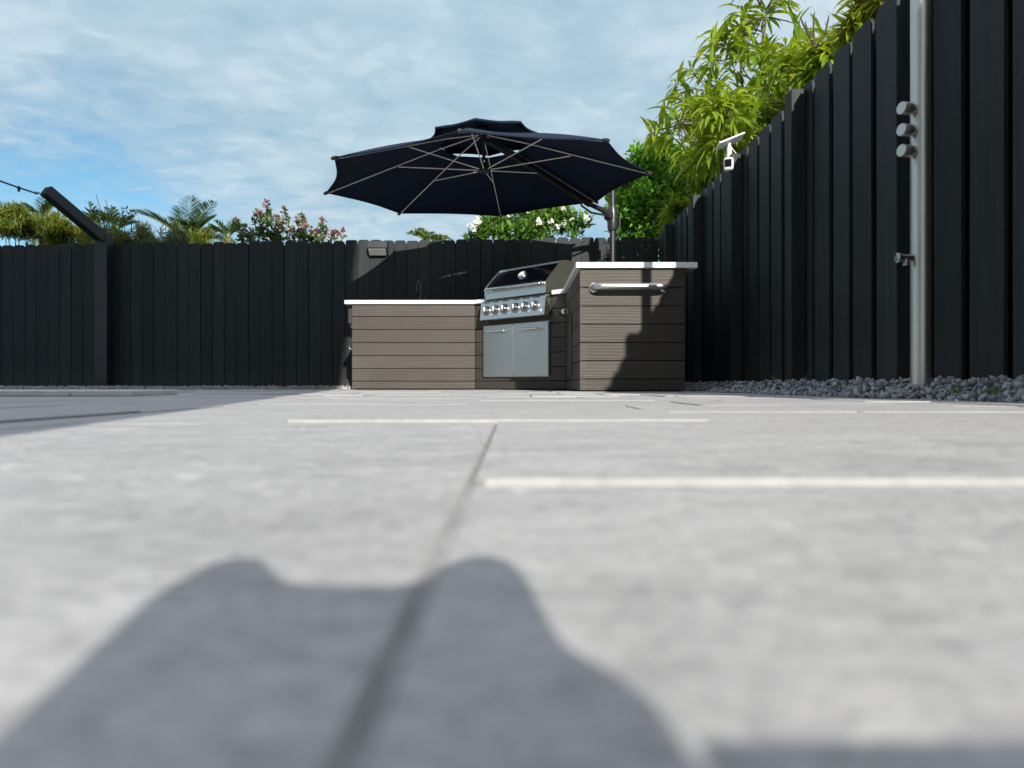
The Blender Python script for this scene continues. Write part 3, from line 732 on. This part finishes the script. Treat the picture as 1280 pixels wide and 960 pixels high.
# ------------------------------------------------------------------ security camera on the fence
sy_ = 5.18; sc_p = Vector(((911-643)/887*sy_, sy_, 0))
se_ = empty('security_camera', (sc_p.x, sc_p.y, 1.60), label='small white security camera with a tilted solar panel on the board fence', cat='camera')
b = MB(); b.box((-.035,-.035,.012), (.035,.06,.105)); b.build('housing', M['white_pl'], se_, bevel=.018, seg=4).rotation_euler = (R(8), 0, R(-20))
b = MB(); b.box((-.025,-.038,.035), (.022,-.0345,.09)); ob = b.build('lens_face', M['lens'], se_, bevel=.008); ob.rotation_euler = (R(8), 0, R(-20))
b = MB(); b.tube([(.012,.03,.105), (.012,.03,.195)], .019, 14); b.tube([(.012,.03,.195),(.012,.03,.225)], .012, 12); b.build('stem', M['white_pl'], se_, True)
b = MB(); b.tube([(.03,.03,.19), (.062,.03,.15), (.075,.03,.07), (.055,.04,.03)], .003, 6); b.build('cable', M['white_pl'], se_, True)
b = MB(); Mp = Matrix.Translation((.02,.03,.237)) @ Matrix.Rotation(R(-22), 4, 'Y') @ Matrix.Rotation(R(-9), 4, 'X')
b.box((-.10,-.06,-.006), (.10,.06,.006), M=Mp); sp_ = b.build('solar_panel', M['white_pl'], se_, bevel=.003)
b = MB(); b.box((-.093,-.053,.0062), (.093,.053,.0075), M=Mp); b.build('cells', M['cell'], sp_)
b = MB(); b.box((.03,.03,.02), (.125,.075,.085)); b.build('bracket', M['blackpl'], se_, bevel=.004)

# ------------------------------------------------------------------ plants
def frame(d_):
    d_ = d_.normalized(); s_ = d_.cross(Vector((0,0,1)))
    if s_.length < .05: s_ = Vector((1,0,0))
    s_.normalize(); return d_, s_, s_.cross(d_)
def long_leaf(b, p, d_, L, W, droop, m=0, tint=None, roll=0):
    """lanceolate leaf, folded on its midrib, bending down"""
    d_, s_, u_ = frame(d_); s_ = s_*math.cos(roll) + u_*math.sin(roll); u_ = s_.cross(d_)
    pts = []; q = p.copy(); dd = d_.copy(); n = 4
    for i in range(n+1):
        pts.append(q.copy()); q = q + dd*(L/n); dd = (dd + Vector((0,0,-droop/n))).normalized()
    ws = (0.02, .75, 1.0, .62, 0.0); vs = []
    for i, c in enumerate(pts):
        h = W/2*ws[i]; vs += [c - s_*h + u_*h*.35, c, c + s_*h + u_*h*.35]
    fs = []
    for i in range(n):
        a = i*3; fs += [(a, a+1, a+4, a+3), (a+1, a+2, a+5, a+4)]
    b.add(vs, fs, m, tint)
def small_leaf(b, p, d_, L, W, m=0, tint=None):
    d_, s_, u_ = frame(d_); r = ru(-1.2, 1.2); s_ = s_*math.cos(r) + u_*math.sin(r); u_ = s_.cross(d_)
    q = p + d_*L*.5
    b.add([p, q - s_*W/2 + u_*W*.12, p + d_*L - u_*L*.08, q + s_*W/2 + u_*W*.12], [(0,1,2), (0,2,3)], m, tint)
def rdir(zb=0.):
    while True:
        v_ = Vector((ru(-1,1), ru(-1,1), ru(-1,1)))
        if .05 < v_.length < 1: break
    v_.normalize(); v_.z += zb; return v_.normalized()
def rball():
    while True:
        v_ = Vector((ru(-1,1), ru(-1,1), ru(-1,1)))
        if v_.length < 1: return v_
def limb(b, p, q, r0, r1, wob=.06, n=5):
    pts = []; k = (q-p).length
    for i in range(n+1):
        t = i/n; pts.append(p.lerp(q, t) + (rball()*wob*k*math.sin(math.pi*t)))
    b.tube(pts, [r0 + (r1-r0)*i/n for i in range(n+1)], 7); return pts

def mango(name, base, lobes, per, label, mat, cat='tree', L=(.20,.33), gr_=None):
    t = empty(name, base, label=label, cat=cat, group=gr_); base = Vector(base)
    tb = MB(); cr = MB(); fork = Vector((0,0,1.2)); tb.tube([(0,0,-.05), (.03,.02,.6), fork], [.08,.065,.055], 10)
    for c, r in lobes:
        cl = Vector(c) - base; pts = limb(tb, fork, cl, .035, .012)
        for k in range(per):
            f = rball(); f = f.normalized() * (f.length ** .6); p = cl + f*r
            out = (f + Vector((0,0,.5)) + rball()*.3).normalized()
            tb.tube([cl + (p-cl)*.15, cl.lerp(p, .6) + rball()*.03, p], [.008,.006,.004], 5)
            young = rnd(); n = random.randint(9, 14)
            ph = ru(0, 6.28); d0, s0, u0 = frame(out)
            for i in range(n):
                a = ph + i*2.4; el = ru(-.15, .75); dr_ = (s0*math.cos(a) + u0*math.sin(a))*math.cos(el) + d0*math.sin(el)
                ll = ru(*L); tint = min(1, max(0, young*.65 + ru(-.2,.35)))
                long_leaf(cr, p - d0*ru(0,.07), dr_, ll, ll*ru(.16,.21), ru(.6,1.7), 0, tint, ru(-.3,.3))
    tb.build('trunk', M['bark'], t, True); cr.build('crown', mat, t, fix=False)
    return t
lob = [(at(905,150,6.3), .26), (at(890,185,6.6), .24), (at(955,20,7.6), .42), (at(925,70,7.8), .50), (at(985,95,7.3), .34), (at(890,115,8.0), .46), (at(950,120,7.6), .50), (at(1010,90,6.7), .34),
       (at(850,155,7.4), .32), (at(900,165,7.9), .40), (at(940,170,7.2), .36), (at(1035,75,6.3), .16), (at(985,130,6.7), .36)]
mt = mango('mango_tree', (2.75, 7.55, 0), lob, 13, 'tall yellow green tree with long drooping leaves above the board fence', M['mango'])
p = at(1020, 60, 6.2) - Vector(mt.location)
for px_, py_ in ((1003,28), (1017,22), (1035,26), (1008,34)):
    q = at(px_, py_, 6.2) - Vector(mt.location); tw = MB(); tw.tube([p, p.lerp(q,.55) + Vector((ru(-.03,.03),0,-.03)), q, q + Vector((ru(-.03,.03),0,.05))], [.010,.009,.008,.004], 6); tw.build('bare_twig', M['twig'], mt, True)
lob = [(at(1085,10,4.9), .13), (at(1105,-5,4.7), .13), (at(1070,35,4.9), .09), (at(1120,-60,4.8), .25)]
mango('mango_sapling', (2.50, 4.85, 0), lob, 9, 'young yellow leaved sapling just showing above the board fence beside the shower column', M['mango_y'], L=(.16,.24))

def bush(name, base, lobes, nleaf, lsize, mat, label, cat='shrub', shape='small', wr=.55, zb=.35, group=None, flowers=None, stems=8, shell=.45):
    t = empty(name, base, label=label, cat=cat, group=group); base = Vector(base); cr = MB(); st = MB()
    vol = sum(r**2 for c, r in lobes)
    for c, r in lobes:
        cl = Vector(c) - base; rr = r if isinstance(r, (tuple, list)) else (r, r, r)
        limb(st, Vector((ru(-.1,.1), ru(-.1,.1), 0)), cl, .02, .006)
        k = int(nleaf * r*r/vol)
        subs = [rball() for _ in range(max(6, int(14*r/.4)))]
        for s_ in subs[:stems]: limb(st, cl, cl + s_*r*.9, .006, .003, n=3)
        for i in range(k):
            sb = random.choice(subs); f = sb*.8 + rball()*.42
            if f.length > 1.12: f = f.normalized()*ru(.8, 1.1)
            p = cl + f*r
            ll = lsize*ru(.65, 1.25); tint = min(1, max(0, .5 + .28*sb.x + ru(-.45,.45)))
            if shape == 'small': small_leaf(cr, p, rdir(zb), ll, ll*wr, 0, tint)
            else: long_leaf(cr, p, rdir(zb), ll, ll*wr, ru(.2,1.1), 0, tint, ru(-.5,.5))
    st.build('stems', M['bark'], t, True); cr.build('crown', mat, t, fix=False)
    if flowers:
        fm, num, fs_ = flowers
        for i in range(num):
            fl = MB()
            c, r = random.choice(lobes); f = rball().normalized()*ru(.85,1.05); f.z = abs(f.z)*.9; f.y = -abs(f.y)
            p = Vector(c) - base + f*r
            for q in range(random.randint(2, 5)):
                pc = p + rball()*fs_*.9; fd_ = (f + Vector((0,-.6,.4)) + rball()*.5).normalized(); d0, s0, u0 = frame(fd_)
                for a in range(5):
                    an = a*1.2566 + .3; dr_ = (s0*math.cos(an) + u0*math.sin(an) + d0*.35)
                    small_leaf(fl, pc, dr_, fs_*ru(.8,1.1), fs_*.65, 0, rnd())
            fl.build('flower', fm, t, fix=False)
    return t
# round green bush behind the corner
lob = [(at(806,205,9.7), .30), (at(785,240,9.9), .30), (at(800,232,9.8), .40), (at(792,262,9.8), .38), (at(822,190,10), .25), (at(805,265,9.7), .42), (at(845,225,9.9), .48), (at(825,205,10.1), .38), (at(870,250,9.4), .5), (at(850,285,9.6), .5), (at(800,295,9.9), .38), (at(890,215,9.3), .42), (at(785,285,10), .25)]
bush('ficus_bush', (2.2, 9.8, 0), lob, 13500, .095, M['ficus'], 'dense bright green bush with small leaves behind the fence corner', wr=.5)
lob = [(at(890,215,7.6), .26), (at(862,262,8.1), .24), (at(905,195,7.2), .22), (at(845,280,8.6), .26), (at(918,178,6.9), .17)]
bush('yellow_shrub', (2.15, 7.5, 0), lob, 3400, .15, M['feather'], 'loose yellow green shrub of fine leaves leaning over the board fence by the security camera', wr=.2, shape='long', zb=.1)
# white flowering shrub
lob = [(at(615,285,11), .32), (at(650,275,11.2), .36), (at(690,272,11), .36), (at(720,285,11), .26), (at(668,288,10.8), .36), (at(600,292,11), .24)]
bush('frangipani_shrub', (.3, 11, 0), lob, 2600, .17, M['franj'], 'green leafy shrub dotted with white flowers showing over the picket fence under the parasol', wr=.3, shape='long', zb=.5, flowers=(M['white_fl'], 30, .048))
# bougainvillea
def boug(base, tips, n, label):
    t = empty('bougainvillea', base, label=label, cat='shrub', group='flowering shrubs over the picket fence'); base = Vector(base); st = MB(); cr = MB(); FL = []
    for tip in tips:
        q = tip - base; p0 = Vector((ru(-.3,.3) + q.x*.5, ru(-.2,.2), 1.3)); pts = limb(st, p0, q, .012, .004, .05, 8)
        for k in range(n):
            tt = 1 - rnd()**1.4; i = min(7, int(tt*8)); p = pts[i].lerp(pts[i+1], rnd()); sp_r = .035 + .26*(1-tt)
            p = p + rball()*sp_r; ll = ru(.05,.10)
            small_leaf(cr, p, rdir(.3), ll, ll*.55, 0, rnd())
            if rnd() < .035:
                pc = p + rball()*.05
                fl = MB(); FL.append(fl)
                for a in range(4): small_leaf(fl, pc, rdir(.4), .05, .035, 0, rnd())
        for k in range(4):
            pc = pts[-1] + rball()*.05; fl = MB(); FL.append(fl)
            for a in range(5): small_leaf(fl, pc, rdir(.3), .055, .038, 0, rnd())
    st.build('stems', M['twig'], t, True); cr.build('crown', M['boug'], t, fix=False); 
    random.shuffle(FL)
    for fl in FL[:99]: fl.build('flower', M['pink'], t, fix=False)
Y = 11.5
boug((at(335,300,Y).x, Y, 0), [at(p_, y_, Y + ru(-.4,.4)) for p_, y_ in ((296,276),(306,286),(318,270),(325,265),(333,253),(336,268),(345,272),(352,278),(328,286),(312,291),(300,293),(340,290),(356,262),(349,288))], 150, 'tallest pink flowered shrub right of the palm above the picket fence')
boug((at(385,300,Y).x, Y, 0), [at(p_, y_, Y + ru(-.4,.4)) for p_, y_ in ((363,285),(372,276),(377,270),(382,283),(395,288),(390,292),(404,276),(405,288),(415,292),(368,292),(378,290))], 120, 'lower pink flowered shrub with separate upright shoots above the picket fence')
boug((at(424,300,Y).x, Y, 0), [at(p_, y_, Y) for p_, y_ in ((418,291),(428,287),(422,293))], 26, 'small sparse pink flowered sprig just left of the wall light above the picket fence')

def frond(b, p, d_, L, bend, leaflet=.32, n=22, w_=.026, updroop=.4, m=0):
    d_ = d_.normalized(); pts = []; q = p.copy(); dd = d_.copy()
    for i in range(n+1): pts.append(q.copy()); q = q + dd*(L/n); dd = (dd + Vector((0,0,-bend/n))).normalized()
    b.tube(pts, [.012*(1-i/(n+1))+.003 for i in range(n+1)], 5, 0)
    for i in range(3, n+1):
        t = i/n; tg = (pts[i]-pts[i-1]).normalized(); _, s_, u_ = frame(tg)
        for sgn in (-1, 1):
            for e_ in range(2):
                ll = leaflet * math.sin(math.pi*(.12+.85*t))**.6 * ru(.85,1.1)
                dr_ = (tg*.65 + s_*sgn*.8 + u_*.35 + rball()*.1)
                long_leaf(b, pts[i] + tg*ru(-.02,.02), dr_, ll, w_, updroop, 0, min(1,max(0,.5+ru(-.4,.4))), 0)
def palm(name, base, h, fr, L, mat, label, leaflet=.32, n=20, cat='palm', group=None, w_=.026):
    t = empty(name, base, label=label, cat=cat, group=group)
    b = MB(); b.tube([(0,0,-.05), (.03,0,h*.5), (0,0,h)], [.11,.085,.06], 10); b.build('trunk', M['bark'], t, True)
    b = MB()
    for d_, bend, k in fr: frond(b, Vector((0,0,h)), Vector(d_), L*k, bend, leaflet, n, w_)
    b.build('fronds', mat, t, fix=False); return t
Y = 14
pp = at(234, 306, Y)
palm('palm', (pp.x, Y, 0), pp.z, [((-.75,-.2,.95), .9, 1.15), ((-.06,.28,1), .25, 1.08), ((.16,.45,1), .4, .8), ((-.3,.35,1), .5, .95), ((.35,.4,.9), .6, .85), ((.62,-.3,.95), .45, 1.05), ((-.4,.4,.9), .8, .9), ((.8,.3,.5), .9, .9), ((-1,-.1,.35), .9, .8), ((.3,-.6,.8), .8, .6), ((.95,0,.75),.7,.75)], 1.0, M['palm'], 'dark green feather palm standing above the picket fence between scrub and pink shrubs', .34, 34, w_=.024)
Y = 12; pp = at(536, 300, Y)
palm('palm', (pp.x, Y, 0), pp.z - .1, [((math.cos(a)*.8, math.sin(a)*.5, ru(.5,1.2)), 1.3, ru(.7,1)) for a in np.linspace(0, 6.0, 11)], .46, M['palm_y'], 'small yellow green palm tip peeping over the picket fence left of the white flowers', .15, 12, w_=.022)
for i, (px_, py_, lab) in enumerate(((52, 275, 'spiky dark palm tuft over the picket fence under the free end of the slanted arm'), (122, 285, 'spiky palm tuft over the picket fence just left of the foot of the slanted arm'), (146, 288, 'spiky palm tuft over the picket fence just right of the foot of the slanted arm'), (285, 298, 'low palm tuft over the picket fence between the feather palm and the pink shrubs'))):
    Y = 13.5; pp = at(px_, py_, Y)
    palm('palm_tuft', (pp.x, Y, 0), pp.z, [((ru(-.8,.8), ru(-.4,.4), ru(.5,1.1)), ru(.3,1), ru(.7,1.1)) for a in range(9)], .42, M['palm'], lab, .18, 12, group='palm tufts beyond the picket fence')
# mixed scrub at far left
labs = ['yellow green scrub clump at the left edge of the photo over the picket fence', 'tall yellow green scrub clump under the free end of the slanted arm', 'yellow green scrub clump under the middle of the slanted arm', 'low scrub clump behind the foot of the slanted arm', 'low grey green scrub clump between the slanted arm and the feather palm', 'low green scrub clump right behind the feather palm', 'low scrub clump at the foot of the feather palm on its left side']
for i, (px_, py_, wd, n_) in enumerate(((14, 268, 34, 2600), (48, 276, 32, 2400), (88, 282, 32, 2200), (128, 290, 26, 1300), (172, 291, 30, 1500), (262, 296, 36, 1700), (205, 297, 34, 1500))):
    Y = 12.6 + .3*(i % 3); lobes = []
    for k in range(6): lobes.append((at(px_ + ru(-wd,wd)*.7, py_ + ru(0, 26), Y + ru(-.3,.3)), ru(.16,.28)))
    bush('scrub_bush', (at(px_,300,Y).x, Y, 0), lobes, int(n_*1.25), (.13,.17,.19,.15,.13,.14,.15)[i], M['scrub_g'] if i in (4, 6) else M['scrub'], labs[i], wr=(.16,.10,.13,.11,.12,.13,.12)[i], shape='long', zb=(.5,1.0,.7,.9,.6,.6,.9)[i], group='scrub beyond the picket fence')
# bare twig shrub
Y = 12.2; bt = empty('bare_twig_shrub', (at(150,300,Y).x, Y, 0), label='thin bare grey twigs rising beside the foot of the slanted arm', cat='shrub')
tb = MB(); b0 = Vector(bt.location)
for px_, py_ in ((120,243), (132,250), (152,258), (158,270), (128,262), (165,276)):
    limb(tb, Vector((ru(-.05,.05),0,1.8)), at(px_, py_, Y) - b0, .010, .004, .05, 8)
tb.build('stems', M['twig'], bt, True)
lf = MB()
for k in range(160):
    p = at(150 + ru(-14,18), 285 + ru(-24,14), Y) - b0; small_leaf(lf, p, rdir(.3), .07, .03)
lf.build('crown', M['scrub_g'], bt, fix=False)
# far neighbour house with a brown roof
nh = empty('neighbouring_house', (-13.2, 27, 0), label='pale house with a brown tiled roof far beyond the picket fence behind the feather palm', cat='house')
b = MB(); b.box((-2,-2,0), (2,2,5.0)); b.build('wall', M['stucco'], nh)
b = MB(); b.add([(-2.3,-2.3,4.98),(2.3,-2.3,4.98),(2.3,2.3,4.98),(-2.3,2.3,4.98),(0,0,5.55)], [(0,1,4),(1,2,4),(2,3,4),(3,0,4),(0,3,2,1)]); b.build('roof', M['roof'], nh)

# grass tufts in the gravel, a fallen leaf
labs = ['thin grass tuft growing from the gravel near the board fence, farther one', 'thin grass tuft growing from the gravel near the board fence left of the shower column', 'short grass tuft at the edge of the gravel right of the shower column', 'short weed at the edge of the gravel near the right side of the photo']
for i, (px_, Y, n, L) in enumerate(((968, 4.3, 7, .10), (1008, 3.9, 7, .09), (1200, 2.05, 14, .035), (1240, 1.95, 18, .035))):
    p0 = at(px_, 481, Y); gt = empty('grass_tuft', (p0.x, p0.y, .02 if i > 1 else .045), label=labs[i], cat='grass', group='grass tufts in the gravel')
    b = MB()
    for k in range(n): long_leaf(b, Vector((ru(-.02,.02), ru(-.02,.02), 0)), Vector((ru(-.35,.35), ru(-.3,.3), 1)), L*ru(.6,1.2), .005, ru(.1,.7))
    b.build('blades', M['grass'], gt, fix=False)
p0 = at(845, 481, 2.9); b = MB(); long_leaf(b, Vector((0,0,0)), Vector((1,.3,.12)), .05, .02, .4); lfo = b.build('fallen_leaf', M['dry'], fix=False); lfo.location = (p0.x, p0.y, .010)
tag(lfo, 'small dark fallen leaf on the tiles in front of the counter', 'leaf')

# ------------------------------------------------------------------ unseen shadow casters added behind the lens: a guessed house and a stand-in camera
def xe(z): return .0416 + .116*z  # wall edge slanted to place the border of the patio shade
hs = empty('house', (-3.2, -2.0, 0), label='unseen two-storey pale stucco house, guessed and added behind the viewpoint to shade the left of the patio', cat='house')
b = MB(); hx = -Vector(hs.location).x
b.prism([(-8, -.05), (xe(0), -.05), (xe(7.7), 7.7), (-3.4, 9.4), (-8, 7.7)], 0, 6, lambda u, v_, w_: Vector((u + 3.2, -w_, v_))); b.build('wall', M['stucco'], hs)
for x0, x1, z0, z1 in ((-6.8,-5.0,1.0,2.2), (-6.8,-5.4,4.2,5.5), (-3.6,-2.2,4.2,5.5), (-1.4,-.4,4.2,5.5)):
    b = MB(); b.box((x0+3.2-.06, .002, z0-.06), (x1+3.2+.06, .05, z1+.06)); wf = b.build('window', M['white_pl'], hs)
    b = MB(); b.box((x0+3.2, .03, z0), (x1+3.2, .054, z1)); b.build('pane', M['window'], wf)
b = MB(); b.box((-3.6+3.2, .002, .0), (-1.4+3.2, .05, 2.2)); dw = b.build('door', M['white_pl'], hs)
b = MB(); b.box((-3.5+3.2, .03, .08), (-1.5+3.2, .054, 2.1)); b.build('pane', M['window'], dw)

dn = empty('near_shadow_caster', (0, 0, 0), label='unseen slim grey stand-in camera on the tiles at the viewpoint, outline cut to cast the near shadow', cat='camera')
b = MB()
def sp_(px_, y_):
    Y_ = 44.35/(y_-481); X_ = (px_-643)/887*Y_; z_ = (Y_+.02)*C_; return (X_ + A_*z_/C_, z_)
sil = [(-.047,.004)] + [sp_(*p) for p in ((-40,985),(60,895),(130,830),(195,765),(232,728),(268,708),(305,699),(330,705),(346,724),(362,733),(480,737),(528,728),(552,708),(582,697),(612,695),(640,704),(662,730),(682,770),(702,805),(735,826),(772,845),(808,872),(838,908),(856,940))] + [(.0530,.004)]  # outline traced back from the near shadow so the slab casts it
b.prism(sil, -.038, -.018, lambda u, v_, w_: Vector((u, w_, v_))); b.build('body', M['grey_pl'], dn, bevel=.0015)
b = MB(); b.box((.0545, -.036, .030), (.20, -.020, .0515)); b.build('side_caster', M['grey_pl'], dn, bevel=.003)  # bar added to cast the right-hand band of the near shadow
